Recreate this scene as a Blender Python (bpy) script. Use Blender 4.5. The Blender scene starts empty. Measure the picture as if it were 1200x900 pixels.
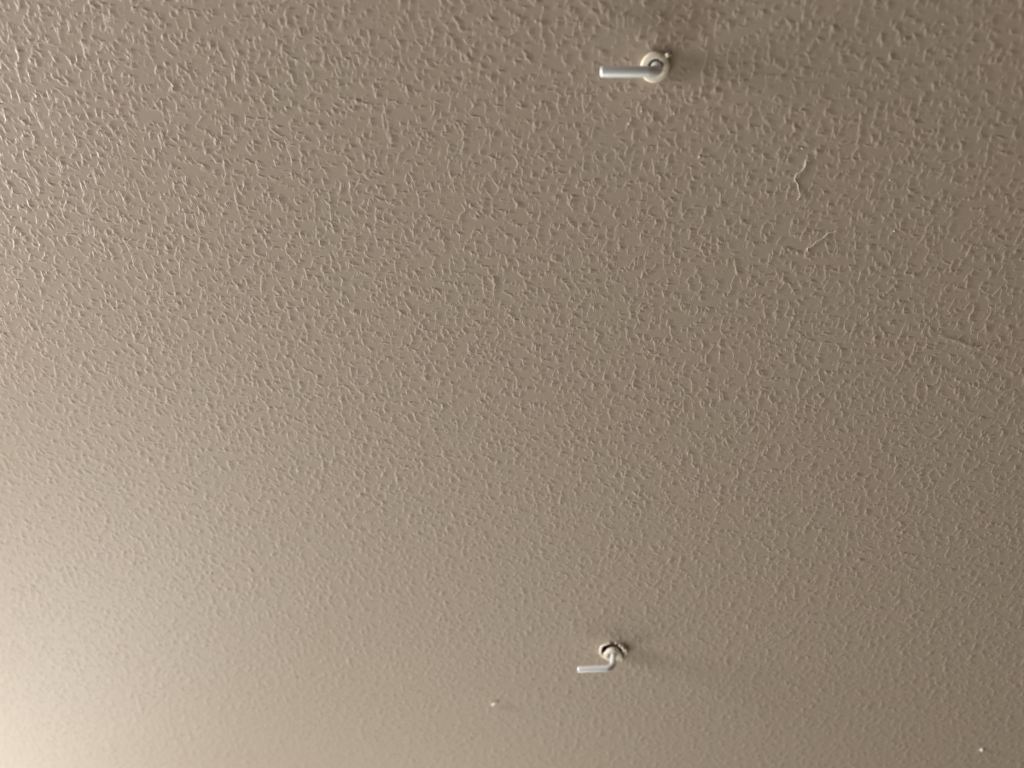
import bpy, bmesh, math, random
from mathutils import Vector, Matrix, noise

random.seed(7)
scene = bpy.context.scene
C = scene.collection

# ------------------------------------------------------------------ camera
# wall surface is the plane y = 0, the room lies towards -y, z is up
F = 867.0                              # focal length in pixels of the 1200x900 frame
CAM = Vector((0.0, -0.249, 1.45))      # phone held a hand's width from the wall
n = Vector((100 / F, -520 / F, 1.0)).normalized()     # wall normal seen from the camera (right, down, forward)
wx = (Vector((1, 0, 0)) - n * n.x).normalized()
wz = wx.cross(n)
right = Vector((wx.x, n.x, wz.x))
down = Vector((wx.y, n.y, wz.y))
fwd = Vector((wx.z, n.z, wz.z))
cam_data = bpy.data.cameras.new('camera')
cam_data.sensor_width = 36.0
cam_data.lens = 36.0 * F / 1200
cam_data.clip_start = 0.005
cam_data.clip_end = 50
cam_data.dof.use_dof = True
cam_data.dof.focus_distance = 0.275
cam_data.dof.aperture_fstop = 6.2
cam = bpy.data.objects.new('camera', cam_data)
up, back = -down, -fwd
cam.matrix_world = Matrix(((right.x, up.x, back.x, CAM.x),
                           (right.y, up.y, back.y, CAM.y),
                           (right.z, up.z, back.z, CAM.z),
                           (0, 0, 0, 1)))
C.objects.link(cam)
scene.camera = cam

# ------------------------------------------------------------------ light
world = bpy.data.worlds.new('dim_room')
scene.world = world
world.use_nodes = True
world.node_tree.nodes['Background'].inputs[0].default_value = (1.0, 0.78, 0.56, 1)
world.node_tree.nodes['Background'].inputs[1].default_value = 0.1


def lamp(name, loc, power, color, radius):
    d = bpy.data.lights.new(name, 'POINT')
    d.energy = power
    d.color = color
    d.shadow_soft_size = radius
    o = bpy.data.objects.new(name, d)
    o.location = loc
    C.objects.link(o)
    return o


# tall shaded lamp standing beside the wall, out of frame on the left
shade = bpy.data.lights.new('tall_side_lamp', 'AREA')
shade.shape = 'RECTANGLE'
shade.size, shade.size_y = 0.14, 0.42
shade.energy = 15.4
shade.color = (1.0, 0.955, 0.935)
so = bpy.data.objects.new('tall_side_lamp', shade)
so.matrix_world = Matrix.Translation((-0.95, -0.09, 1.38)) @ Matrix(((0, 0, -1), (-1, 0, 0), (0, 1, 0))).to_4x4()
C.objects.link(so)
lamp('low_side_lamp', (-0.75, -0.40, 0.60), 23.2, (0.985, 1.0, 0.945), 0.25)
lamp('low_front_lamp', (-0.20, -0.60, 0.25), 14.0, (1.0, 0.985, 0.84), 0.30)

scene.view_settings.view_transform = 'Standard'
scene.view_settings.look = 'None'
scene.view_settings.gamma = 1.0
scene.view_settings.use_curve_mapping = False
scene.view_settings.exposure = 0.0


# ------------------------------------------------------------------ helpers
def P(px, py, h=0.0):
    """point standing h metres off the wall, seen at a pixel of the photograph"""
    d = right * ((px - 600) / F) + down * ((py - 450) / F) + fwd
    t = (-h - CAM.y) / d.y
    return CAM + d * t


def obj(name, bm, mat, parent=None, smooth=True):
    me = bpy.data.meshes.new(name)
    bmesh.ops.recalc_face_normals(bm, faces=bm.faces)
    bm.to_mesh(me)
    bm.free()
    if smooth:
        for p in me.polygons:
            p.use_smooth = True
    me.materials.append(mat)
    o = bpy.data.objects.new(name, me)
    C.objects.link(o)
    if parent:
        o.parent = parent
        o.matrix_parent_inverse = Matrix.Translation(-parent.location)
    return o


def thing(name, loc, label, cat, group=None):
    o = bpy.data.objects.new(name, None)
    o.empty_display_size = 0.01
    o.location = loc
    C.objects.link(o)
    return tag(o, label, cat, group)


def tag(o, label, cat, group=None):
    o['label'] = label
    o['category'] = cat
    if group:
        o['group'] = group
    return o


def sweep(bm, pts, radii, seg=24):
    """round tube along points with a radius at each; ends closed"""
    pts = [Vector(p) for p in pts]
    t0 = (pts[1] - pts[0]).normalized()
    ref = Vector((0, 0, 1)) if abs(t0.z) < 0.9 else Vector((1, 0, 0))
    u = t0.cross(ref).normalized()
    rings = []
    for i, p in enumerate(pts):
        a = pts[max(i - 1, 0)]
        b = pts[min(i + 1, len(pts) - 1)]
        t = (b - a).normalized()
        u = (u - t * u.dot(t)).normalized()
        v = t.cross(u)
        rings.append([bm.verts.new(p + (u * math.cos(2 * math.pi * k / seg) + v * math.sin(2 * math.pi * k / seg)) * radii[i])
                      for k in range(seg)])
    for a, b in zip(rings, rings[1:]):
        for k in range(seg):
            bm.faces.new((a[k], a[(k + 1) % seg], b[(k + 1) % seg], b[k]))
    bm.faces.new(rings[0])
    bm.faces.new(rings[-1])


def lathe(bm, prof, centre, axis=Vector((0, -1, 0)), seg=64, warp=None):
    """closed ring: profile of (radius, height along axis)"""
    axis = axis.normalized()
    u = axis.cross(Vector((0, 0, 1))).normalized()
    v = axis.cross(u)
    rings = []
    for k in range(seg):
        a = 2 * math.pi * k / seg
        d = u * math.cos(a) + v * math.sin(a)
        rings.append([bm.verts.new(centre + d * r + axis * h) for r, h in prof])
    m = len(prof)
    for k in range(seg):
        a, b = rings[k], rings[(k + 1) % seg]
        for j in range(m):
            bm.faces.new((a[j], a[(j + 1) % m], b[(j + 1) % m], b[j]))


def crumb_bm(bm, c, size, seed, sub=2, rough=0.35):
    """irregular broken lump around c with half-extents size"""
    r = bmesh.ops.create_icosphere(bm, subdivisions=sub, radius=1.0)
    for vtx in r['verts']:
        d = vtx.co.copy()
        k = 1 + rough * noise.noise(d * 1.3 + Vector((seed * 7.1, seed * 3.7, seed))) \
            + 0.5 * rough * noise.noise(d * 3.1 + Vector((seed, 9.1, seed * 2.3)))
        vtx.co = c + Vector((d.x * size[0], d.y * size[1], d.z * size[2])) * k


# ------------------------------------------------------------------ materials
def new_mat(name):
    m = bpy.data.materials.new(name)
    m.use_nodes = True
    nt = m.node_tree
    return m, nt, nt.nodes['Principled BSDF']


def N(nt, kind, **kw):
    nd = nt.nodes.new(kind)
    for k, v in kw.items():
        setattr(nd, k, v)
    return nd


def math_node(nt, op, a, b=None, clamp=False):
    nd = nt.nodes.new('ShaderNodeMath')
    nd.operation = op
    nd.use_clamp = clamp
    for i, s in enumerate((a, b)):
        if s is None:
            continue
        if isinstance(s, (int, float)):
            nd.inputs[i].default_value = s
        else:
            nt.links.new(s, nd.inputs[i])
    return nd.outputs[0]


def noise_node(nt, vec, scale, detail, rough=0.5, dist=0.0):
    nd = nt.nodes.new('ShaderNodeTexNoise')
    nd.inputs['Scale'].default_value = scale
    nd.inputs['Detail'].default_value = detail
    nd.inputs['Roughness'].default_value = rough
    nd.inputs['Distortion'].default_value = dist
    nt.links.new(vec, nd.inputs['Vector'])
    return nd.outputs[0]


def smooth_range(nt, v, a, b):
    nd = nt.nodes.new('ShaderNodeMapRange')
    nd.interpolation_type = 'SMOOTHSTEP'
    nd.inputs['From Min'].default_value = a
    nd.inputs['From Max'].default_value = b
    nt.links.new(v, nd.inputs['Value'])
    return nd.outputs[0]


def wall_paint():
    m, nt, b = new_mat('taupe_wall_paint')
    co = N(nt, 'ShaderNodeTexCoord').outputs['Object']
    # orange-peel relief left by the roller
    # each pull of the roller left a ridge with a steep side towards -x that tails off towards +x
    def relief(dx):
        mp = N(nt, 'ShaderNodeMapping')
        mp.inputs['Location'].default_value = (-dx, 0, 0)
        nt.links.new(co, mp.inputs['Vector'])
        mq = N(nt, 'ShaderNodeMapping')
        mq.inputs['Scale'].default_value = (1.0, 1.0, 0.60)
        nt.links.new(mp.outputs[0], mq.inputs['Vector'])
        c1, c2 = mp.outputs[0], mq.outputs[0]
        n1 = noise_node(nt, c2, 260, 1.2, 0.5, 0.4)
        ridge = smooth_range(nt, math_node(nt, 'ABSOLUTE', math_node(nt, 'SUBTRACT', n1, 0.5)), 0.065, 0.0)
        gate = smooth_range(nt, noise_node(nt, c1, 330, 1.0), 0.43, 0.62)
        blob = smooth_range(nt, noise_node(nt, c2, 500, 1.0, 0.5, 0.2), 0.51, 0.78)
        return math_node(nt, 'ADD', math_node(nt, 'MULTIPLY', math_node(nt, 'MULTIPLY', ridge, gate), 0.8), math_node(nt, 'MULTIPLY', blob, 0.8))

    h = relief(0.0)
    for dx, wgt in ((0.0005, 0.70), (0.0010, 0.44), (0.0015, 0.20)):
        nd = nt.nodes.new('ShaderNodeMath')
        nd.operation = 'SMOOTH_MAX'
        nt.links.new(h, nd.inputs[0])
        nt.links.new(math_node(nt, 'MULTIPLY', relief(dx), wgt), nd.inputs[1])
        nd.inputs[2].default_value = 0.25
        h = nd.outputs[0]
    broad = noise_node(nt, co, 60, 2.0)
    h = math_node(nt, 'MULTIPLY', h, math_node(nt, 'ADD', math_node(nt, 'MULTIPLY', broad, 1.2), 0.4))
    fine = noise_node(nt, co, 900, 1.5)
    h = math_node(nt, 'ADD', h, math_node(nt, 'MULTIPLY', fine, 0.06))
    bump = N(nt, 'ShaderNodeBump')
    bump.inputs['Strength'].default_value = 1.0
    bump.inputs['Distance'].default_value = 0.000175
    bump.inputs['Filter Width'].default_value = 0.6
    nt.links.new(h, bump.inputs['Height'])
    nt.links.new(bump.outputs[0], b.inputs['Normal'])
    # faint unevenness of the pigment
    mix = N(nt, 'ShaderNodeMix', data_type='RGBA')
    mix.inputs['A'].default_value = (0.495, 0.424, 0.334, 1)
    mix.inputs['B'].default_value = (0.508, 0.402, 0.334, 1)
    nt.links.new(noise_node(nt, co, 28, 2.0), mix.inputs['Factor'])
    nt.links.new(mix.outputs['Result'], b.inputs['Base Color'])
    b.inputs['Roughness'].default_value = 0.55
    b.inputs['Specular IOR Level'].default_value = 0.32
    return m


def zinc():
    m, nt, b = new_mat('zinc_plated_steel')
    co = N(nt, 'ShaderNodeTexCoord').outputs['Object']
    b.inputs['Base Color'].default_value = (0.85, 0.88, 0.90, 1)
    b.inputs['Metallic'].default_value = 0.3
    r = N(nt, 'ShaderNodeMapRange')
    r.inputs['To Min'].default_value = 0.32
    r.inputs['To Max'].default_value = 0.48
    nt.links.new(noise_node(nt, co, 900, 3.0), r.inputs['Value'])
    nt.links.new(r.outputs[0], b.inputs['Roughness'])
    return m


def plastic():
    m, nt, b = new_mat('cream_nylon')
    co = N(nt, 'ShaderNodeTexCoord').outputs['Object']
    mix = N(nt, 'ShaderNodeMix', data_type='RGBA')
    mix.inputs['A'].default_value = (0.88, 0.81, 0.68, 1)
    mix.inputs['B'].default_value = (0.84, 0.76, 0.63, 1)
    nt.links.new(noise_node(nt, co, 350, 2.0), mix.inputs['Factor'])
    nt.links.new(mix.outputs['Result'], b.inputs['Base Color'])
    b.inputs['Roughness'].default_value = 0.42
    b.inputs['Subsurface Weight'].default_value = 0.0
    return m


def rough_mat(name, c1, c2, scale, rough=0.85, bump=0.0):
    m, nt, b = new_mat(name)
    co = N(nt, 'ShaderNodeTexCoord').outputs['Object']
    mix = N(nt, 'ShaderNodeMix', data_type='RGBA')
    mix.inputs['A'].default_value = (*c1, 1)
    mix.inputs['B'].default_value = (*c2, 1)
    f = noise_node(nt, co, scale, 3.0)
    nt.links.new(f, mix.inputs['Factor'])
    nt.links.new(mix.outputs['Result'], b.inputs['Base Color'])
    b.inputs['Roughness'].default_value = rough
    if bump:
        bn = N(nt, 'ShaderNodeBump')
        bn.inputs['Distance'].default_value = bump
        nt.links.new(f, bn.inputs['Height'])
        nt.links.new(bn.outputs[0], b.inputs['Normal'])
    return m


M_WALL = wall_paint()
M_ZINC = zinc()
M_NYLON = plastic()
M_PLASTER = rough_mat('broken_white_plaster', (0.92, 0.86, 0.76), (0.80, 0.72, 0.61), 900, 0.9, 0.0002)
M_CORE = rough_mat('shaded_gypsum_core', (0.17, 0.15, 0.12), (0.10, 0.09, 0.07), 700, 0.95, 0.0004)  # greyish-brown plaster, darkened further to paint in the shade inside the hole
M_DARK = rough_mat('hole_end_shade', (0.06, 0.05, 0.04), (0.03, 0.025, 0.02), 300)  # end of each hole: its deep shade put into a near-black colour
M_STREAK = rough_mat('pale_streak', (0.85, 0.80, 0.70), (0.70, 0.64, 0.55), 500, 0.45)
M_FLECK = rough_mat('white_paint_fleck', (0.90, 0.86, 0.78), (0.80, 0.74, 0.65), 900, 0.6)

# ------------------------------------------------------------------ wall
H1 = P(767.5, 78.5)            # upper plug
H2 = P(717.3, 763.2)           # lower, broken-out hole
R1 = 0.0036
SEG = 64


def hole1(a):
    return R1


def hole2(a):
    # a runs anticlockwise from +x as seen in the photograph
    r = 0.0061 + 0.0004 * noise.noise(Vector((math.cos(a) * 1.6, math.sin(a) * 1.6, 3.0))) \
        + 0.0004 * noise.noise(Vector((math.cos(a) * 5, math.sin(a) * 5, 8.0)))
    return r


def build_wall():
    bm = bmesh.new()
    x0, x1, z0, z1 = -1.5, 1.5, 0.0, 2.5
    q = 0.02
    holes = [(H1, hole1, 0.030), (H2, hole2, 0.012)]
    xs = sorted({x0, x1} | {h[0].x + s * q for h in holes for s in (-1, 1)})
    zs = sorted({z0, z1} | {h[0].z + s * q for h in holes for s in (-1, 1)})
    # the two squares overlap in x, so cut the grid in bands of z
    cache = {}

    def v(x, y, z):
        k = (round(x, 7), round(y, 7), round(z, 7))
        if k not in cache:
            cache[k] = bm.verts.new((x, y, z))
        return cache[k]

    def sq(h, a):
        c, s = math.cos(a), math.sin(a)
        m = max(abs(c), abs(s))
        return h.x + q * c / m, h.z + q * s / m

    # bands of z: [z0, H2-q], [H2-q, H2+q], [H2+q, H1-q], [H1-q, H1+q], [H1+q, z1]
    bands = [z0, H2.z - q, H2.z + q, H1.z - q, H1.z + q, z1]
    for bi in range(5):
        za, zb = bands[bi], bands[bi + 1]
        if bi in (1, 3):
            h = H2 if bi == 1 else H1
            for xa, xb in ((x0, h.x - q), (h.x + q, x1)):
                bm.faces.new((v(xa, 0, za), v(xb, 0, za), v(xb, 0, zb), v(xa, 0, zb)))
        else:
            bm.faces.new((v(x0, 0, za), v(x1, 0, za), v(x1, 0, zb), v(x0, 0, zb)))
    for h, fn, depth in holes:
        ring, outer = [], []
        for k in range(SEG):
            a = 2 * math.pi * (k + 0.5) / SEG
            ring.append(bm.verts.new((h.x + fn(a) * math.cos(a), 0, h.z + fn(a) * math.sin(a))))
            ox, oz = sq(h, a)
            outer.append(bm.verts.new((ox, 0, oz)))
        corners = {SEG // 8 - 1: (1, 1), 3 * SEG // 8 - 1: (-1, 1), 5 * SEG // 8 - 1: (-1, -1), 7 * SEG // 8 - 1: (1, -1)}
        for k in range(SEG):
            k2 = (k + 1) % SEG
            if k in corners:
                sx, sz = corners[k]
                bm.faces.new((ring[k], outer[k], v(h.x + sx * q, 0, h.z + sz * q), outer[k2], ring[k2]))
            else:
                bm.faces.new((ring[k], outer[k], outer[k2], ring[k2]))
        # core of the board around the hole
        prev = ring
        steps = 4
        for s in range(1, steps + 1):
            cur = []
            for k in range(SEG):
                a = 2 * math.pi * (k + 0.5) / SEG
                j = 1.0 + (0.10 * noise.noise(Vector((math.cos(a) * 4, math.sin(a) * 4, s * 1.7))) if fn is hole2 else 0) 
                cur.append(bm.verts.new((h.x + fn(a) * j * math.cos(a), depth * s / steps, h.z + fn(a) * j * math.sin(a))))
            for k in range(SEG):
                f = bm.faces.new((prev[k], prev[(k + 1) % SEG], cur[(k + 1) % SEG], cur[k]))
                f.material_index = 1
            prev = cur
        f = bm.faces.new(prev)
        f.material_index = 2
    # back and edges of the wall
    t = 0.12
    e = [(x0, z0), (x1, z0), (x1, z1), (x0, z1)]
    bv = [bm.verts.new((x, t, z)) for x, z in e]
    bm.faces.new(bv)
    for i in range(4):
        (xa, za), (xb, zb) = e[i], e[(i + 1) % 4]
        fa = [bm.verts.new((xa, 0, za)), bm.verts.new((xb, 0, zb))]
        bm.faces.new((fa[0], fa[1], bv[(i + 1) % 4], bv[i]))
    me = bpy.data.meshes.new('wall_back')
    for f in bm.faces:
        f.normal_update()
        if f.material_index == 0 and all(abs(x.co.y) < 1e-6 for x in f.verts) and f.normal.y > 0:
            f.normal_flip()
    bm.to_mesh(me)
    bm.free()
    for m_ in (M_WALL, M_CORE, M_DARK):
        me.materials.append(m_)
    o = bpy.data.objects.new('wall_back', me)
    C.objects.link(o)
    o['kind'] = 'structure'
    o['label'] = 'taupe painted wall with an orange peel roller texture'
    return o


wall = build_wall()


# broken plaster around the lower hole: a ragged lip on the left, loose chips on the right
def lip():
    bm = bmesh.new()
    pts, rad = [], []
    k = 26
    for i in range(k):
        a = math.radians(112 + (262 - 112) * i / (k - 1))
        r = hole2(a) - 0.0003 + 0.00015 * noise.noise(Vector((i * 0.45, 2.0, 0)))
        s = math.sin(math.pi * (i + 0.35) / (k - 0.3)) ** 0.6
        pts.append(H2 + Vector((r * math.cos(a), -0.0001, r * math.sin(a))))
        rad.append((0.00026 + 0.00046 * s * (0.35 + 0.65 * i / k)) * (1 + 0.45 * noise.noise(Vector((i * 0.7, 5.0, 1)))))
    sweep(bm, pts, rad, 10)
    o = obj('plaster_lip', bm, M_PLASTER, wall)
    o['label'] = 'ragged pale plaster lip around the broken hole'


lip()
chips = [  # angle from +x, distance (mm), half-extents (mm)
    (58, 6.8, (0.8, 1.0, 0.6)), (47, 6.9, (0.9, 1.2, 0.9)), (36, 6.6, (0.9, 1.1, 0.8)), (24, 7.0, (1.0, 1.3, 1.1)),
    (10, 7.0, (0.8, 1.1, 0.9)), (106, 6.6, (0.5, 0.5, 0.4)), (16, 5.9, (0.6, 0.9, 0.6)), (-8, 6.6, (0.4, 0.6, 0.6)),
    (-32, 6.4, (0.65, 1.0, 1.1)), (-44, 6.9, (0.7, 0.9, 0.9)), (-70, 6.6, (0.6, 0.5, 0.5)), (78, 6.9, (0.4, 0.5, 0.3))]
for i, (a, r, s) in enumerate(chips):
    a = math.radians(a)
    bm = bmesh.new()
    crumb_bm(bm, H2 + Vector((math.cos(a) * r, -0.7, math.sin(a) * r)) * 0.001, [x * 0.001 for x in s], i + 1.3, 2, 0.6)
    obj('plaster_chip', bm, M_PLASTER, wall)


# ------------------------------------------------------------------ hooks
def rounded(p0, corner, p1, rb, k=12):
    """path p0 -> corner -> p1 with the corner rounded to radius rb"""
    a = (p0 - corner).normalized()
    b = (p1 - corner).normalized()
    half = a.angle(b) / 2
    d = rb / math.tan(half)
    cen = corner + (a + b).normalized() * (rb / math.sin(half))
    s, e = corner + a * d - cen, corner + b * d - cen
    ang = s.angle(e)
    ax = s.cross(e).normalized()
    return [p0] + [cen + Matrix.Rotation(ang * i / k, 3, ax) @ s for i in range(k + 1)] + [p1]


def make_hook(base, corner, tip, wire, bend, plug_c, plug_axis, label, th=1.0, sleeve=0.011):
    t = thing('wall_hook', base, label, 'hook', 'two metal hooks screwed into the wall')
    bm = bmesh.new()
    d = (corner - base).normalized()
    inner = base - d * 0.014
    path = rounded(inner, corner, tip, bend, 14)
    e = (path[-1] - path[-2]).normalized()
    r = wire / 2
    last = path.pop()
    rad = [r] * len(path)
    for f, q in ((0.9, 1.0), (0.5, 0.97), (0.2, 0.86), (0.05, 0.72), (0.0, 0.58)):
        path.append(last - e * (r * 0.55 * f))
        rad.append(r * q)
    sweep(bm, path, rad, 28)
    rod = obj('bent_rod', bm, M_ZINC, t)
    rod['label'] = 'shiny bent metal rod'
    # screw thread where the rod runs into the plug
    bm = bmesh.new()
    u = d.cross(Vector((0, 0, 1))).normalized()
    v = d.cross(u)
    pts = []
    for i in range(6 * 20):
        a = 2 * math.pi * i / 20
        pts.append(base - d * (0.0018 + 0.0014 * i / 20) + (u * math.cos(a) + v * math.sin(a)) * (r * 1.0))
    sweep(bm, pts, [0.00028] * len(pts), 6)
    obj('screw_thread', bm, M_ZINC, rod)
    # wall plug: collar and sleeve
    bm = bmesh.new()
    lathe(bm, [(r, h * th) for r, h in (
        (0.00245, -0.001), (0.00245, 0.0010), (0.00252, 0.00118), (0.0027, 0.00126), (0.0034, 0.00130), (0.0040, 0.00126), (0.0043, 0.00112),
        (0.00445, 0.00088), (0.0045, 0.0005), (0.0045, 0.00002), (0.0036, 0.0), (0.0034, -0.001))], plug_c, plug_axis)
    pl = obj('wall_plug', bm, M_NYLON, t)
    pl['label'] = 'cream plastic wall plug collar'
    bm = bmesh.new()
    lathe(bm, [(0.00245, -0.001), (0.00225, -sleeve), (0.0030, -sleeve), (0.0034, -0.001)], plug_c, plug_axis)
    obj('plug_sleeve', bm, M_NYLON, pl)
    return t


# upper hook: seen almost straight along its shank
hA = 0.0092
c1 = P(770.6, 84.0, hA)
tip1 = P(703.4, 84.2, hA)
b1 = H1 + Vector((0.0003, 0, 0.0002))
make_hook(b1, c1, tip1, 0.00325, 0.0030, H1, Vector((0, -1, 0)),
          'upper metal L hook in an intact round cream wall plug')

# lower hook: its plug has pulled out of the broken hole
plug2 = P(718.0, 767.6, 0.0019)
c2 = P(718.2, 783.0, 0.0108)
tip2 = P(677.3, 784.6, 0.0108)
b2 = P(719.0, 765.6, 0.0012)
make_hook(b2, c2, tip2, 0.0030, 0.0032, plug2, Vector((0.02, -1, -0.03)),
          'lower metal L hook in a plug coming out of a broken hole', 0.55, 0.003)


# ------------------------------------------------------------------ small bits on the wall
def crumb(name, px, py, size, seed, label, cat, mat, h=None):
    s = [x * 0.001 for x in size]
    c = P(px, py, h if h is not None else s[1] * 0.6)
    bm = bmesh.new()
    crumb_bm(bm, Vector((0, 0, 0)), s, seed, 2, 0.6)
    o = obj(name, bm, mat)
    o.location = c
    return tag(o, label, cat)


crumb('plaster_crumb', 782.6, 64.4, (0.85, 0.9, 0.75), 4.4, 'pale plaster crumb at the upper right rim of the upper plug', 'crumb', M_PLASTER, 0.0009)
crumb('plaster_crumb', 786.4, 64.0, (0.35, 0.4, 0.35), 6.1, 'tiny plaster crumb just right of the crumb by the upper plug', 'crumb', M_PLASTER)
crumb('paint_fleck', 1150.6, 879.0, (0.75, 0.6, 0.95), 2.2, 'bright white paint fleck near the lower right corner of the wall', 'fleck', M_FLECK)


def torn_flake():
    # small V-shaped curl of torn paint
    bm = bmesh.new()
    knots = [(584.2, 823.4, 0.0004, 0.00012), (582.2, 824.2, 0.0008, 0.00036), (579.6, 824.9, 0.0011, 0.00046), (577.4, 826.0, 0.0012, 0.00050),
             (577.9, 827.2, 0.0010, 0.00044), (579.0, 828.3, 0.0007, 0.00032), (579.9, 829.0, 0.0004, 0.00012)]
    sweep(bm, [P(x, y, h) for x, y, h, r in knots], [r for *_, r in knots], 8)
    o = obj('paint_flake', bm, M_FLECK)
    tag(o, 'small curled pale paint flake down and left of the lower hook', 'flake')


torn_flake()


def streak(pts, r, label, lift=0.00016):  # thin pale tube along a crooked line on the wall
    bm = bmesh.new()
    base = [P(x, y, lift + 0.0001 * math.sin(i * 1.9)) for i, (x, y) in enumerate(pts)]
    path = []
    for i in range(len(base) - 1):
        p0, p1, p2, p3 = base[max(i - 1, 0)], base[i], base[i + 1], base[min(i + 2, len(base) - 1)]
        for s in range(4):
            t = s / 4
            path.append(0.5 * ((2 * p1) + (p2 - p0) * t + (2 * p0 - 5 * p1 + 4 * p2 - p3) * t * t + (3 * p1 - p0 - 3 * p2 + p3) * t ** 3))
    path.append(base[-1])
    k = len(path)
    rad = [r * (0.35 + 0.65 * math.sin(math.pi * (i + 0.5) / k) ** 0.5) for i in range(k)]
    sweep(bm, path, rad, 6)
    tag(obj('wall_streak', bm, M_STREAK), label, 'streak')


z3 = lambda L: [(910 + x / 6.43, 170 + y / 6.43) for x, y in L]
z4 = lambda L: [(1090 + x / 15, 380 + y / 15) for x, y in L]
streak(z3([(247, 116), (222, 110), (216, 155), (188, 198), (152, 219), (137, 262), (160, 292), (167, 345), (178, 378), (156, 416)]), 0.00012,
      'crooked pale streak on the wall, nearest to the upper hook')
streak(z3([(470, 638), (428, 655), (390, 665), (345, 705), (300, 726), (264, 766), (234, 776), (238, 815)]), 0.00009,
      'slanting pale streak below the crooked streak right of the upper hook')
streak(z4([(150, 195), (200, 230), (280, 260), (370, 280), (440, 310), (550, 335), (620, 380), (700, 415), (790, 430), (860, 420), (930, 392)]), 0.00012,
      'faint nearly level streak by the right edge of the wall', 0.0005)

# sparkle of the glossy paint peaks, put in as pale grains
bm = bmesh.new()
known = [(940, 174), (1043, 211), (1048, 271), (483, 332), (503, 376), (598, 370), (689, 466), (719, 558), (983, 652), (926, 802),
         (879, 826), (1073, 847), (1115, 736), (654, 650), (692, 760), (752, 130), (737, 145), (820, 184), (790, 133), (714, 669),
         (628, 25), (1105, 28), (208, 733), (294, 791), (101, 747), (454, 624)]
for i, (x, y) in enumerate(known):
    s = 0.00016 + 0.0001 * random.random()
    crumb_bm(bm, P(x, y, s * 0.7), (s, s, s * 1.3), i * 1.7, 1, 0.4)
glint = obj('glint_grains', bm, M_FLECK)
tag(glint, 'scattered pale grains standing in for glints on the wall texture', 'glint')
glint['kind'] = 'stuff'
